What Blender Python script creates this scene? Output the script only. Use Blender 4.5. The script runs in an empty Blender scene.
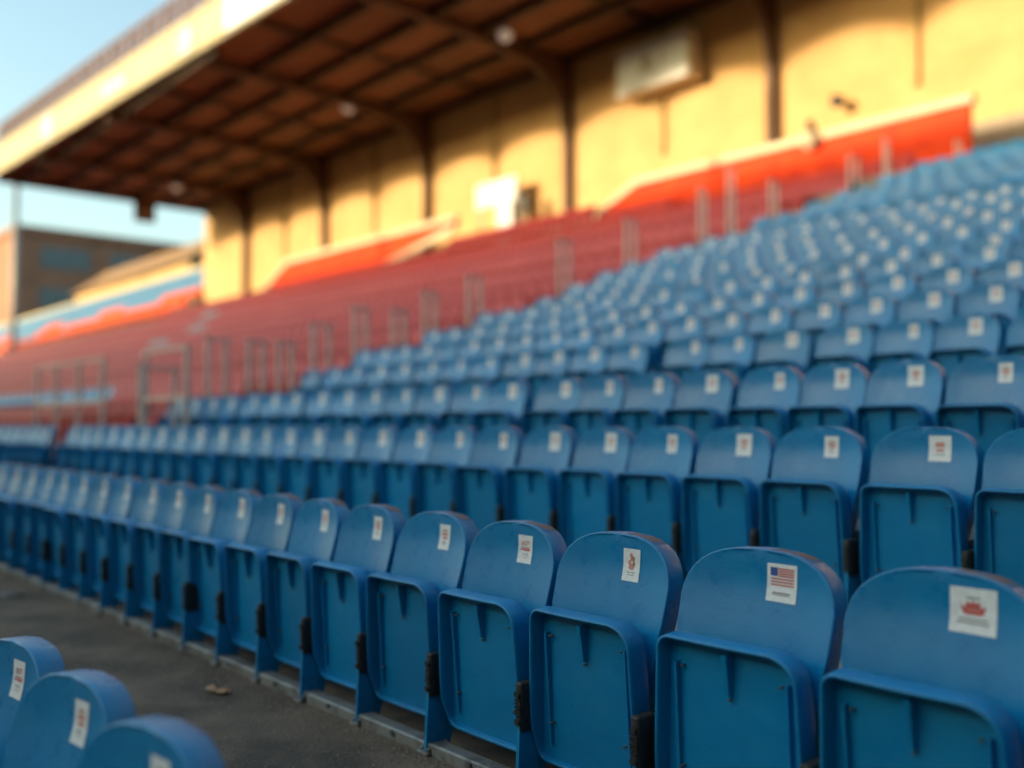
import bpy, bmesh, math, random
from mathutils import Vector, Matrix, noise
random.seed(7)
R = math.radians
C = bpy.context.scene
COL = C.collection
H = 1.47                                   # eye height above the lowest walkway

# ------------------------------------------------------------ camera
cam = bpy.data.cameras.new('camera'); camo = bpy.data.objects.new('camera', cam); COL.objects.link(camo)
camo.location = (0, 0, H)
camo.rotation_euler = (R(90 + 2.4137), 0, R(48.646))
cam.sensor_width = 36; cam.lens = 36 * 964.73 / 1024
cam.clip_start = .02; cam.clip_end = 3000
cam.dof.use_dof = True; cam.dof.focus_distance = 3.25; cam.dof.aperture_fstop = .68
C.camera = camo
# ------------------------------------------------------------ light
AZ = 20.0                                  # the sun stands behind the camera, 20 deg to the left of the stand's normal
PROF = .204                                # slope of its rays seen from the side of the stand
EL = math.atan(PROF * math.cos(R(AZ)))
w = bpy.data.worlds.new('World'); C.world = w; w.use_nodes = True
nt = w.node_tree; bg = nt.nodes['Background']
sky = nt.nodes.new('ShaderNodeTexSky'); sky.sky_type = 'NISHITA'; sky.sun_disc = False
sky.sun_elevation = EL; sky.sun_rotation = R(180 + AZ)
sky.air_density = 1.0; sky.dust_density = 3.4; sky.ozone_density = .8
tint = nt.nodes.new('ShaderNodeMixRGB'); tint.blend_type = 'MULTIPLY'; tint.inputs[0].default_value = 1; tint.inputs[2].default_value = (.94, 1.05, .96, 1)
nt.links.new(sky.outputs[0], tint.inputs[1]); nt.links.new(tint.outputs[0], bg.inputs[0]); bg.inputs[1].default_value = .14
sun = bpy.data.lights.new('sun', 'SUN'); suno = bpy.data.objects.new('sun', sun); COL.objects.link(suno)
sun.energy = 2.05; sun.angle = R(.5); sun.color = (1, .80, .52)
d = Vector((math.sin(R(AZ)) * math.cos(EL), math.cos(R(AZ)) * math.cos(EL), -math.sin(EL)))
suno.rotation_euler = d.to_track_quat('-Z', 'Y').to_euler()
C.view_settings.view_transform = 'Standard'; C.view_settings.look = 'None'
C.view_settings.exposure = 1.78; C.view_settings.gamma = 1
C.view_settings.use_curve_mapping = False
C.cycles.use_denoising = True
C.cycles.max_bounces = 6; C.cycles.diffuse_bounces = 4; C.cycles.glossy_bounces = 3

# ------------------------------------------------------------ materials
def mat(name, col, rough=.6, col2=None, scale=5, bump=0, bscale=40, metal=0, spec=.5, lo=.4, hi=.65, stretch=None, coords='Object', vary=0):
    m = bpy.data.materials.new(name); m.use_nodes = True
    n = m.node_tree.nodes; l = m.node_tree.links; b = n['Principled BSDF']
    b.inputs['Base Color'].default_value = (*col, 1); b.inputs['Roughness'].default_value = rough
    b.inputs['Metallic'].default_value = metal; b.inputs['Specular IOR Level'].default_value = spec
    tc = n.new('ShaderNodeTexCoord'); src = tc.outputs[coords]
    if stretch:
        mp = n.new('ShaderNodeMapping'); mp.inputs['Scale'].default_value = stretch
        l.new(src, mp.inputs[0]); src = mp.outputs[0]
    cur = None
    if col2:
        t = n.new('ShaderNodeTexNoise'); t.inputs['Scale'].default_value = scale; t.inputs['Detail'].default_value = 8
        t.inputs['Roughness'].default_value = .65
        l.new(src, t.inputs['Vector'])
        mr = n.new('ShaderNodeMapRange'); mr.inputs[1].default_value = lo; mr.inputs[2].default_value = hi
        l.new(t.outputs[0], mr.inputs[0])
        mx = n.new('ShaderNodeMixRGB'); mx.inputs[1].default_value = (*col, 1); mx.inputs[2].default_value = (*col2, 1)
        l.new(mr.outputs[0], mx.inputs[0]); cur = mx.outputs[0]; l.new(cur, b.inputs['Base Color'])
    if vary:
        oi = n.new('ShaderNodeObjectInfo'); hs = n.new('ShaderNodeHueSaturation')
        mr2 = n.new('ShaderNodeMapRange'); mr2.inputs[3].default_value = 1 - vary; mr2.inputs[4].default_value = 1 + vary
        l.new(oi.outputs['Random'], mr2.inputs[0]); l.new(mr2.outputs[0], hs.inputs['Value'])
        if cur: l.new(cur, hs.inputs['Color'])
        else: hs.inputs['Color'].default_value = (*col, 1)
        l.new(hs.outputs[0], b.inputs['Base Color'])
    if bump:
        t = n.new('ShaderNodeTexNoise'); t.inputs['Scale'].default_value = bscale; t.inputs['Detail'].default_value = 6
        l.new(src, t.inputs['Vector'])
        bp = n.new('ShaderNodeBump'); bp.inputs['Strength'].default_value = bump; bp.inputs['Distance'].default_value = .01
        l.new(t.outputs[0], bp.inputs['Height']); l.new(bp.outputs[0], b.inputs['Normal'])
    return m

def plastic(name, col, col2, rough=.36):
    """moulded seat plastic: faded patches, fine scuffs, pinhead texture, each seat a little different"""
    m = mat(name, col, rough, col2, 7, .12, 260, vary=.10, lo=.42, hi=.75, spec=.42)
    n = m.node_tree.nodes; l = m.node_tree.links; b = n['Principled BSDF']
    t = n.new('ShaderNodeTexNoise'); t.inputs['Scale'].default_value = 14; t.inputs['Detail'].default_value = 10
    t.inputs['Roughness'].default_value = .75
    tc = [x for x in n if x.type == 'TEX_COORD'][0]; l.new(tc.outputs['Object'], t.inputs['Vector'])
    mr = n.new('ShaderNodeMapRange'); mr.inputs[3].default_value = rough - .08; mr.inputs[4].default_value = rough + .22
    mr.inputs[1].default_value = .35; mr.inputs[2].default_value = .7
    l.new(t.outputs[0], mr.inputs[0]); l.new(mr.outputs[0], b.inputs['Roughness'])
    b.inputs['Coat Weight'].default_value = .15; b.inputs['Coat Roughness'].default_value = .22
    t2 = n.new('ShaderNodeTexNoise'); t2.inputs['Scale'].default_value = 150; t2.inputs['Detail'].default_value = 3
    l.new(tc.outputs['Object'], t2.inputs['Vector'])
    m2 = n.new('ShaderNodeMapRange'); m2.inputs[1].default_value = .66; m2.inputs[2].default_value = .76; m2.inputs[4].default_value = .55
    l.new(t2.outputs[0], m2.inputs[0])
    t3 = n.new('ShaderNodeTexNoise'); t3.inputs['Scale'].default_value = 5; t3.inputs['Detail'].default_value = 9; t3.inputs['Roughness'].default_value = .7
    oi = [x for x in n if x.type == 'OBJECT_INFO'][0]
    ad = n.new('ShaderNodeVectorMath'); ad.operation = 'ADD'; sc_ = n.new('ShaderNodeVectorMath'); sc_.operation = 'SCALE'; sc_.inputs[3].default_value = 40
    cx = n.new('ShaderNodeCombineXYZ'); l.new(oi.outputs['Random'], cx.inputs[0]); l.new(oi.outputs['Random'], cx.inputs[1])
    l.new(cx.outputs[0], sc_.inputs[0]); l.new(tc.outputs['Object'], ad.inputs[0]); l.new(sc_.outputs[0], ad.inputs[1]); l.new(ad.outputs[0], t3.inputs['Vector'])
    m3 = n.new('ShaderNodeMapRange'); m3.inputs[1].default_value = .5; m3.inputs[2].default_value = .8; m3.inputs[4].default_value = .30
    l.new(t3.outputs[0], m3.inputs[0])
    mxx = n.new('ShaderNodeMath'); mxx.operation = 'MAXIMUM'; l.new(m2.outputs[0], mxx.inputs[0]); l.new(m3.outputs[0], mxx.inputs[1])
    old = b.inputs['Base Color'].links[0].from_socket
    mc = n.new('ShaderNodeMixRGB'); mc.inputs[2].default_value = (.02, .27, .42, 1); l.new(mxx.outputs[0], mc.inputs[0]); l.new(old, mc.inputs[1]); l.new(mc.outputs[0], b.inputs['Base Color'])
    return m

M = {
 'blue': plastic('blue_plastic', (.0, .19, .46), (.0, .24, .52), .28),
 'bluepan': plastic('blue_pan_plastic', (.0, .19, .46), (.0, .23, .52), .34),
 'dirt': mat('dusty_rim', (.20, .125, .085), .8, (.01, .15, .36), 22, .3, 60, lo=.4, hi=.58),
 'blue_far': mat('blue_plastic_plain', (.0, .21, .47), .36, (.0, .26, .52), .8, spec=.4),
 'blue_tier': mat('faded_blue_plastic', (.015, .12, .27), .5, (.03, .15, .30), .8),
 'red_sunlit': mat('red_plastic_sunlit', (.66, .075, .010), .6, (.6, .06, .01), .5, spec=.2),  # sunlit look of the left tier's red seats, put into the colour
 'red_shade': mat('red_plastic_shade', (.34, .012, .018), .5, (.40, .02, .026), .5, spec=.3),  # darker rows: shade between the seat rows put into the colour
 'red_sheen': mat('red_plastic_sheen', (.47, .055, .068), .5, (.52, .08, .09), .5, spec=.3),  # paler rows: sky sheen on the seats put into the colour
 'red': mat('red_plastic', (.42, .022, .022), .4, (.5, .05, .045), 2, vary=.08),
 'red_far': mat('red_plastic_plain', (.42, .024, .030), .5, (.48, .034, .036), .5, spec=.25),
 'grey_seat': mat('grey_blue_plastic', (.13, .22, .28), .45, (.2, .3, .36), 3),
 'black': mat('hinge_black', (.008, .012, .015), .6, (.022, .030, .034), 60, .3, 120),
 'steel': mat('rail_steel', (.24, .26, .27), .5, (.10, .095, .09), 9, .3, 60, .3, lo=.45, hi=.62),
 'screw': mat('screw_steel', (.10, .12, .14), .5, metal=.4),
 'white': mat('sticker_white', (.82, .88, .92), .5, (.70, .76, .80), 60),
 'ink_red': mat('ink_red', (.55, .10, .09), .6), 'ink_pink': mat('ink_pink', (.62, .28, .26), .6),
 'ink_blue': mat('ink_blue', (.04, .09, .35), .6), 'ink_grey': mat('ink_grey', (.22, .24, .27), .6),
 'ink_brown': mat('ink_brown', (.42, .22, .15), .6),
 'asphalt': mat('walkway_asphalt', (.062, .048, .038), .9, (.165, .125, .095), 2.2, 1.0, 60, lo=.38, hi=.68),
 'concrete': mat('terrace_concrete', (.30, .25, .20), .85, (.17, .14, .115), 2.5, .5, 30),
 'row_gap_shade': mat('concrete_row_shade', (.075, .022, .022), .85, (.12, .05, .045), 1.5, .4, 20),  # shadow in the gaps between red rows, put into the concrete colour
 'wall': mat('cream_wall', (.62, .385, .165), .85, (.53, .315, .125), .5, .2, 4),
 'lower_wall_band': mat('grey_wall_band', (.34, .27, .2), .85, (.26, .21, .16), 1.5),
 'pilaster': mat('ochre_pilaster', (.55, .36, .14), .8, (.45, .28, .1), 1.2),
 'brown': mat('brown_steel', (.10, .042, .018), .6, (.14, .06, .026), 2),
 'beam': mat('dark_brown_steel', (.045, .020, .010), .6, (.065, .03, .014), 2),
 'soffit': mat('rust_soffit', (.25, .095, .034), .75, (.16, .062, .024), .35, .2, 6),
 'fascia': mat('cream_fascia', (.47, .38, .22), .7, (.42, .345, .21), .4),
 'coping': mat('pale_coping', (.66, .55, .38), .8, (.56, .46, .32), 1),
 'parapet': mat('red_parapet', (.80, .055, .002), .6, (.62, .028, .003), 1.4, spec=.15),
 'rail': mat('tan_galvanised', (.70, .58, .52), .5, (.56, .46, .40), 5),
 'rail_pink': mat('weathered_railing', (.11, .045, .032), .7, (.08, .035, .025), 2),
 'bluesteel': mat('blue_grey_panel', (.08, .16, .22), .5, (.05, .11, .16), 3),
 'lamp': mat('lamp_glass', (.85, .8, .72), .3), 'lampcap': mat('lamp_cap', (.1, .07, .05), .5, metal=.5),
 'badge': mat('faded_badge', (.50, .49, .46), .6, (.44, .43, .42), 2),
 'signwhite': mat('sign_white', (.70, .71, .72), .6, (.6, .6, .6), 3),
 'figure': mat('faded_print', (.32, .26, .2), .7), 'printblue': mat('faded_blue_print', (.52, .56, .62), .7),
 'dark': mat('dark_metal', (.03, .028, .026), .5),
 'ground': mat('town_ground', (.16, .13, .10), .95, (.10, .09, .07), .05),
 'grass': mat('pitch_turf', (.05, .10, .03), .95, (.07, .13, .04), .3),
 'brick': mat('brown_brick', (.27, .135, .085), .9, (.19, .095, .06), .3, .3, 3),
 'glass': mat('window_glass', (.05, .08, .10), .15),
 'ochre': mat('ochre_render', (.46, .30, .13), .85, (.38, .24, .1), .2),
 'tile': mat('tan_roof_tile', (.26, .15, .065), .85, (.18, .10, .05), 1.2, stretch=(1, 1, 4)),
 'litter': mat('litter_tan', (.42, .25, .14), .8, (.3, .17, .1), 30), 'paper': mat('litter_paper', (.3, .33, .37), .8),
}
_b = M['lamp'].node_tree.nodes['Principled BSDF']; _b.inputs['Emission Color'].default_value = (1, .85, .68, 1); _b.inputs['Emission Strength'].default_value = .06
def matl(*k): return [M[x] for x in k]

# ------------------------------------------------------------ mesh builder
class MB:
    def __init__(s): s.v = []; s.f = []; s.m = []; s.sm = []
    def poly(s, pts, mi=0, sm=False):
        n = len(s.v); s.v += [tuple(p) for p in pts]; s.f.append(tuple(range(n, n + len(pts)))); s.m.append(mi); s.sm.append(sm)
    def box(s, x0, x1, y0, y1, z0, z1, mi=0, bev=0):
        s.prism([(x0, z0), (x1, z0), (x1, z1), (x0, z1)], y0, y1, mi)
    def prism(s, prof, y0, y1, mi=0, smooth=False):      # profile in XZ (counter-clockwise seen from -Y)
        n = len(s.v); k = len(prof)
        s.v += [(x, y0, z) for x, z in prof] + [(x, y1, z) for x, z in prof]
        s.f.append(tuple(range(n, n + k))); s.m.append(mi); s.sm.append(False)
        s.f.append(tuple(range(n + 2 * k - 1, n + k - 1, -1))); s.m.append(mi); s.sm.append(False)
        for i in range(k):
            j = (i + 1) % k; s.f.append((n + i, n + k + i, n + k + j, n + j)); s.m.append(mi); s.sm.append(smooth)
    def prismx(s, prof, x0, x1, mi=0):                    # profile in YZ, run along X
        n = len(s.v); k = len(prof)
        s.v += [(x0, y, z) for y, z in prof] + [(x1, y, z) for y, z in prof]
        s.f.append(tuple(range(n + k - 1, n - 1, -1))); s.m.append(mi); s.sm.append(False)
        s.f.append(tuple(range(n + k, n + 2 * k))); s.m.append(mi); s.sm.append(False)
        for i in range(k):
            j = (i + 1) % k; s.f.append((n + i, n + j, n + k + j, n + k + i)); s.m.append(mi); s.sm.append(False)
    def tube(s, pts, r, seg=8, mi=0, cap=True):
        pts = [Vector(p) for p in pts]; rings = []
        for i, p in enumerate(pts):
            a = pts[max(i - 1, 0)]; b = pts[min(i + 1, len(pts) - 1)]; t = (b - a).normalized()
            u = t.orthogonal().normalized() if i == 0 else (u - t * u.dot(t)).normalized()
            v = t.cross(u); n = len(s.v); rr = r[i] if isinstance(r, (list, tuple)) else r
            for k in range(seg):
                q = 2 * math.pi * k / seg; s.v.append(tuple(p + (u * math.cos(q) + v * math.sin(q)) * rr))
            rings.append(n)
        for a, b in zip(rings, rings[1:]):
            for k in range(seg):
                k2 = (k + 1) % seg; s.f.append((a + k, a + k2, b + k2, b + k)); s.m.append(mi); s.sm.append(True)
        if cap:
            s.f.append(tuple(rings[0] + k for k in reversed(range(seg)))); s.m.append(mi); s.sm.append(False)
            s.f.append(tuple(rings[-1] + k for k in range(seg))); s.m.append(mi); s.sm.append(False)
    def grid(s, rows, mi=0, flip=False):                   # rows of points, smooth; returns index rows
        idx = []
        for r in rows:
            n = len(s.v); s.v += [tuple(p) for p in r]; idx.append(list(range(n, n + len(r))))
        for a, b in zip(idx, idx[1:]):
            for i in range(len(a) - 1):
                q = (a[i], a[i + 1], b[i + 1], b[i]); s.f.append(q[::-1] if flip else q); s.m.append(mi); s.sm.append(True)
        return idx
    def mesh(s, name, mats, fix=False):
        me = bpy.data.meshes.new(name); me.from_pydata(s.v, [], s.f)
        for m in mats: me.materials.append(m)
        me.polygons.foreach_set('material_index', s.m); me.polygons.foreach_set('use_smooth', s.sm)
        if fix:
            bm = bmesh.new(); bm.from_mesh(me); bmesh.ops.remove_doubles(bm, verts=bm.verts, dist=1e-5)
            bmesh.ops.recalc_face_normals(bm, faces=bm.faces); bm.to_mesh(me); bm.free()
        me.update(); return me
    def obj(s, name, mats, parent=None, fix=True):
        return link(name, s.mesh(name, mats, fix), parent)
def link(name, data, parent=None, loc=None):
    o = bpy.data.objects.new(name, data); COL.objects.link(o)
    if parent: o.parent = parent
    if loc: o.location = loc
    return o
def tag(o, label=None, cat=None, group=None, kind=None):
    if label: o['label'] = label
    if cat: o['category'] = cat
    if group: o['group'] = group
    if kind: o['kind'] = kind
    return o
def thing(name, label, cat, loc=(0, 0, 0), group=None):
    return tag(link(name, None, None, loc), label, cat, group)
def rbox(x0, x1, y0, y1, z0, z1, b):
    """box with rounded edges as its own little mesh (appended by caller)"""
    bm = bmesh.new(); bmesh.ops.create_cube(bm, size=1)
    for v in bm.verts: v.co = ((x0 + x1) / 2 + v.co.x * (x1 - x0), (y0 + y1) / 2 + v.co.y * (y1 - y0), (z0 + z1) / 2 + v.co.z * (z1 - z0))
    bmesh.ops.bevel(bm, geom=bm.edges[:], offset=b, segments=2, affect='EDGES', profile=.6)
    return bm
def addbm(mb, bm, mi=0, sm=True):
    n = len(mb.v); bm.verts.ensure_lookup_table(); bm.verts.index_update()
    mb.v += [tuple(v.co) for v in bm.verts]
    for f in bm.faces: mb.f.append(tuple(n + v.index for v in f.verts)); mb.m.append(mi); mb.sm.append(sm)
    bm.free()

# ------------------------------------------------------------ the stand's profile (row depth Y, height of the seat tops above the eye)
ROWS = [(2.46, -.378), (4.34, -.015), (5.30, .37), (6.95, .79), (7.60, 1.09), (8.50, 1.40), (9.55, 1.745), (10.75, 2.08),
        (11.6, 2.40), (12.45, 2.72), (13.3, 3.0), (14.2, 3.34), (15.4, 3.70), (17.1, 4.33), (19.0, 4.93), (20.7, 5.5),
        (22.5, 6.17), (24.7, 6.93), (27.4, 7.74)]
SH = .90
FL = [(y, z - SH + H) for y, z in ROWS]                   # tread height of every row
# left tier beyond the building: rows go on above the walkway
LROWS = [(29.7, 9.3), (30.9, 10.15), (32.1, 11.05), (33.3, 12.0), (34.5, 12.95), (35.7, 13.9)]
LFL = [(y, z - SH + H) for y, z in LROWS]

# ------------------------------------------------------------ setting
g = MB(); g.poly([(-1500, -1500, -.02), (1500, -1500, -.02), (1500, 1500, -.02), (-1500, 1500, -.02)])
tag(g.obj('ground', matl('ground')), kind='structure')
g = MB(); g.poly([(-160, -40, -.012), (60, -40, -.012), (60, -3, -.012), (-160, -3, -.012)])
tag(g.obj('pitch', matl('grass')), kind='structure')
# walkway before the front row (a finely uneven sheet) and the lower walkway
def uneven(x0, x1, y0, y1, z, step, amp):
    mb = MB(); nx = int((x1 - x0) / step); ny = int((y1 - y0) / step); rows = []
    for j in range(ny + 1):
        rows.append([(x0 + (x1 - x0) * i / nx, y0 + (y1 - y0) * j / ny,
                      z + amp * noise.fractal(Vector((x0 + (x1 - x0) * i / nx, y0 + (y1 - y0) * j / ny, 0)) * 3, 1, 2, 4)) for i in range(nx + 1)])
    mb.grid(rows); return mb
tag(uneven(-26, 2, 1.06, 2.64, FL[0][1], .05, .006).obj('walkway', matl('asphalt')), kind='structure')
g = MB(); g.box(-205, 12, .95, 1.058, -.4, FL[0][1] + .004); g.box(-205, -26, 1.062, 2.64, -.4, FL[0][1] - .002); g.box(2, 12, 1.062, 2.64, -.4, FL[0][1] - .002)
g.box(-205, 12, -3, .948, -.4, -.03)
tag(g.obj('lower_walkway', matl('asphalt')), kind='structure')

def terrace(name, x0, x1, fl, ystart, yend, z0, label):
    prof = [(ystart, z0)]; y = ystart
    for i, (yy, z) in enumerate(fl):
        prof.append((y, z)); y = yy + .20
        if i == len(fl) - 1: y = yend
        prof.append((y, z))
    prof.append((yend, z0))
    mb = MB(); mb.prismx(prof, x0, x1); o = mb.obj(name, matl(label), fix=True)
    return tag(o, kind='structure')
terrace('terrace', -13.6, 12, FL[1:], 2.66, 29.42, -.3, 'concrete')
terrace('red_terrace', -205, -13.602, FL[1:], 2.66, 29.42, -.3, 'row_gap_shade')
terrace('upper_terrace', -205, -73.4, LFL, 29.43, 38.5, -.3, 'concrete')
g = MB(); g.box(-73.39, 12, 29.43, 32, -.3, FL[-1][1] + .01); tag(g.obj('upper_walkway', matl('concrete')), kind='structure')

RTOP = [(28.35, 8.3), (29.1, 8.8)]
g = MB(); g.box(-73.38, -13.6, 27.62, 28.58, 5 + H, RTOP[0][1] - SH + H); g.box(-73.38, -23.7, 28.582, 29.40, 5 + H, RTOP[1][1] - SH + H)
tag(g.obj('top_steps', matl('concrete')), kind='structure')
# ------------------------------------------------------------ the building: cream rear wall, roof
PX = [-65.6 + 11.17 * i for i in range(7)]                # posts
ZR = 17.35 + H                                            # soffit level
bld = thing('grandstand_building', 'cream rear wall and cantilevered brown roof rising behind the red seats', 'building', (-30, 32, 0))
SKEW = Matrix.Translation((-35.9, 18.56, 0)) @ Matrix.Rotation(math.atan(.044), 4, 'Z') @ Matrix.Translation((35.9, -17.75, 0))
def edge_y(x): return 18.56 + (x + 35.9) * .044
def part(mb, name, mats, fix=True, parent=None):
    o = mb.obj(name, mats, None, fix)
    if name in ('fascia', 'roof_railing', 'fascia_sign'): o.data.transform(SKEW)
    o.parent = parent or bld; o.matrix_parent_inverse = Matrix.Translation((30, -32, 0)); return o
g = MB(); g.box(-73.4, 14, 32, 38, 8 + H, ZR - .01)
part(g, 'rear_wall', matl('wall'))
g = MB(); g.box(-34.5, 14, 31.9, 31.997, 8.3 + H, 9.85 + H); part(g, 'lower_wall_band', matl('lower_wall_band'))  # greyer band along the foot of the right-hand wall
g = MB()
for z in [10.8, 12.3, 13.8, 15.3]: g.box(-73.2, 13.8, 31.975, 31.998, z + H, z + H + .04)
part(g, 'wall_moulding', matl('wall'))
for x in PX:
    g = MB(); g.box(x - .16, x + .16, 31.55, 31.97, 8.4 + H, ZR - .05); g.box(x - .28, x + .28, 31.5, 31.96, 8.35 + H, 8.7 + H)
    part(g, 'post', matl('brown'))
for x in PX[:-1]:
    g = MB(); g.box(x + 5.585 - .13, x + 5.585 + .13, 31.8, 31.965, 11.6 + H, ZR - .3); part(g, 'pilaster', matl('pilaster'))
def slab(x0, x1, z0, z1):
    mb = MB(); a = [(x0, edge_y(x0) + .2), (x1, edge_y(x1) + .2), (x1, 38.5), (x0, 38.5)]
    lo_ = [(x, y, z0) for x, y in a]; hi_ = [(x, y, z1) for x, y in a]
    mb.poly(lo_[::-1]); mb.poly(hi_)
    for i in range(4): j = (i + 1) % 4; mb.poly([lo_[i], lo_[j], hi_[j], hi_[i]])
    return mb
g = slab(-73.9, 14, ZR, ZR + .3); part(g, 'soffit', matl('soffit'))
g = slab(-73.88, 14, ZR + .302, ZR + 1.9); part(g, 'roof_deck', matl('brown'))
g = MB(); g.box(-77.6, 14, 17.75, 17.94, ZR - .05, ZR + 1.95); g.box(-77.65, 14, 17.68, 17.748, ZR + 1.80, ZR + 1.96); g.box(-77.63, 14, 17.70, 17.748, ZR - .06, ZR + .1)
fas = part(g, 'fascia', matl('fascia'))
# purlins (run along X) and rafters (run along Y)
for j in range(6):
    y = 18.7 + j * 2.55; g = MB(); g.box(-73.6, min(14, (y - .4 - 18.56) / .044 - 35.9), y - .11, y + .11, ZR - .34, ZR - .002); part(g, 'purlin', matl('beam'))
x = PX[0] - 11.17 / 2
while x < 12:
    main = any(abs(x - p) < .1 for p in PX)
    if not main:
        g = MB(); g.box(x - .07, x + .07, edge_y(x) + .25, 31.9, ZR - .24, ZR - .003); part(g, 'rafter', matl('beam'))
    x += 11.17 / 2
for x in PX:
    # main beam, deeper towards the wall with a curved knee into the post
    ye = edge_y(x) + .25
    prof = [(ye, ZR - .004), (ye, ZR - .35), (26, ZR - .6), (29.2, ZR - .85), (30.3, ZR - 1.2), (31.0, ZR - 1.75), (31.35, ZR - 2.5), (31.54, ZR - 3.4), (31.54, ZR - .004)]
    g = MB(); g.prismx(prof, x - .12, x + .12); g.box(x - .22, x + .22, ye, 28.5, ZR - .46, ZR - .36); part(g, 'main_beam', matl('brown'))
g = MB(); g.box(-73.95, -73.72, 17.1, 32.6, ZR - .42, ZR - .004); part(g, 'end_beam', matl('brown'))
# railing on the roof edge
g = MB(); zt = ZR + 1.96
g.box(-73.3, 14, 17.76, 17.92, zt + 1.3, zt + 1.5); g.box(-73.3, 14, 17.82, 17.88, zt + .12, zt + .2); g.box(-73.3, 14, 17.83, 17.87, zt + .68, zt + .82)
x = -73.2; k = 0
while x < 14:
    g.box(x - .2, x + .2, 17.79, 17.91, zt, zt + 1.3)
    if k % 2 == 0:
        g.tube([(x, 17.85, zt + .15), (x + 1.1, 17.85, zt + 1.3)], .07, 5); g.tube([(x + 1.1, 17.85, zt + 1.3), (x + 2.2, 17.85, zt + .15)], .07, 5)
    x += 1.1; k += 1
part(g, 'roof_railing', matl('rail_pink'))
def flat_panel(name, x0, x1, z0, z1, y, m, marks=(), label=None):
    mb = MB(); mb.box(x0, x1, y - .05, y - .002, z0, z1)
    for (a, b, c, e, mi) in marks: mb.box(x0 + a, x0 + b, y - .062, y - .052, z0 + c, z0 + e, mi)
    o = part(mb, name, m)
    if label: o['label'] = label
    return o
yf = 17.75
SK = .044
flat_panel('fascia_sign', -40.2, -34.9, ZR + .12, ZR + 1.72, yf, matl('signwhite', 'figure'), [(2.2, 2.5, .5, 1.2, 1), (2.7, 3.4, .9, 1.2, 1), (2.7, 3.2, .5, .7, 1), (3.7, 4.0, .5, 1.2, 1), (4.3, 4.8, .4, 1.25, 1)], 'white fascia sign with dark lettering')
flat_panel('fascia_sign', -44.9, -43.4, ZR + .2, ZR + 1.6, yf, matl('fascia', 'printblue'), [(.1, 1.35, .1, .35, 1), (.15, .5, .45, .95, 1), (.75, 1.3, .5, 1.25, 1), (.2, .55, 1.05, 1.3, 1)])
flat_panel('fascia_sign', -54.4, -50.9, ZR + .4, ZR + 1.4, yf, matl('fascia', 'printblue'), [(.2, .8, .2, .8, 1), (1.1, 1.7, .2, .8, 1), (2.0, 3.1, .3, .7, 1)])
flat_panel('fascia_sign', -63.9, -62.3, ZR + .25, ZR + 1.75, yf, matl('badge', 'printblue'), [(.5, 1.1, .4, 1.1, 1)], 'small white badge on the fascia')
# three lamps under the roof
for i, (x, lab) in enumerate([(-66.3, 'round white lamp under the roof, nearest the roof\'s left end'), (-43.6, 'round white lamp under the roof, middle one of three'), (-30.9, 'round white lamp under the roof, nearest the white box')]):
    t = thing('roof_lamp', lab, 'lamp', (x, 26.8, ZR), 'lamps under the roof')
    g = MB(); g.tube([(0, 0, -.10), (0, 0, -.32)], .05); g.tube([(0, 0, -.28), (0, 0, -.33), (0, 0, -.41)], [.08, .2, .26], 12); g.obj('cap', matl('lampcap'), t)
    g = MB(); prof = [(.22, -.42), (.28, -.5), (.30, -.60), (.27, -.72), (.18, -.80), (.05, -.84)]
    g.tube([(0, 0, z) for r, z in prof], [r for r, z in prof], 16); g.obj('globe', matl('lamp'), t)
# white box hung on the wall
t = thing('wall_unit', 'white box-shaped unit with a dark print hung high on the rear wall', 'wall unit', (-26.2, 31.0, 14.2 + H))
g = MB(); addbm(g, rbox(-2.0, 2.0, -.1, .85, 0, 2.05, .05)); g.obj('casing', matl('coping'), t)
g = MB(); g.box(-1.85, 1.85, -.14, -.103, .3, 1.9); g.box(-1.9, 1.9, -.2, -.102, .02, .22); g.obj('face_panel', matl('signwhite'), t)
g = MB(); g.tube([(-.25, -.15, 1.25), (-.25, -.17, 1.25)], [.28, .28], 14); g.box(-.75, .25, -.165, -.145, .72, .95); g.box(.5, .62, -.165, -.145, .8, 1.5); g.obj('print', matl('figure'), t)
g = MB(); g.box(-1.5, -1.3, .855, .95, .2, 2.6); g.box(1.3, 1.5, .855, .95, .2, 2.6); g.obj('bracket', matl('brown'), t)
# dark sign hanging at the roof's open end
t = thing('hanging_sign', 'small dark brown board hanging from the open end of the roof', 'sign', (-73.6, 27.3, 0))
g = MB(); g.box(-.12, .12, -.8, .8, 15.5 + H, 17.0 + H); g.obj('board', matl('brown'), t)
g = MB(); g.box(-.1, .14, -.35, .35, 15.75 + H, 16.5 + H); g.obj('emblem', matl('figure'), t)
g = MB(); g.tube([(0, -.5, 17.0 + H), (0, -.5, ZR)], .04, 6); g.tube([(0, .5, 17.0 + H), (0, .5, ZR)], .04, 6); g.obj('hanger', matl('beam'), t)

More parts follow.
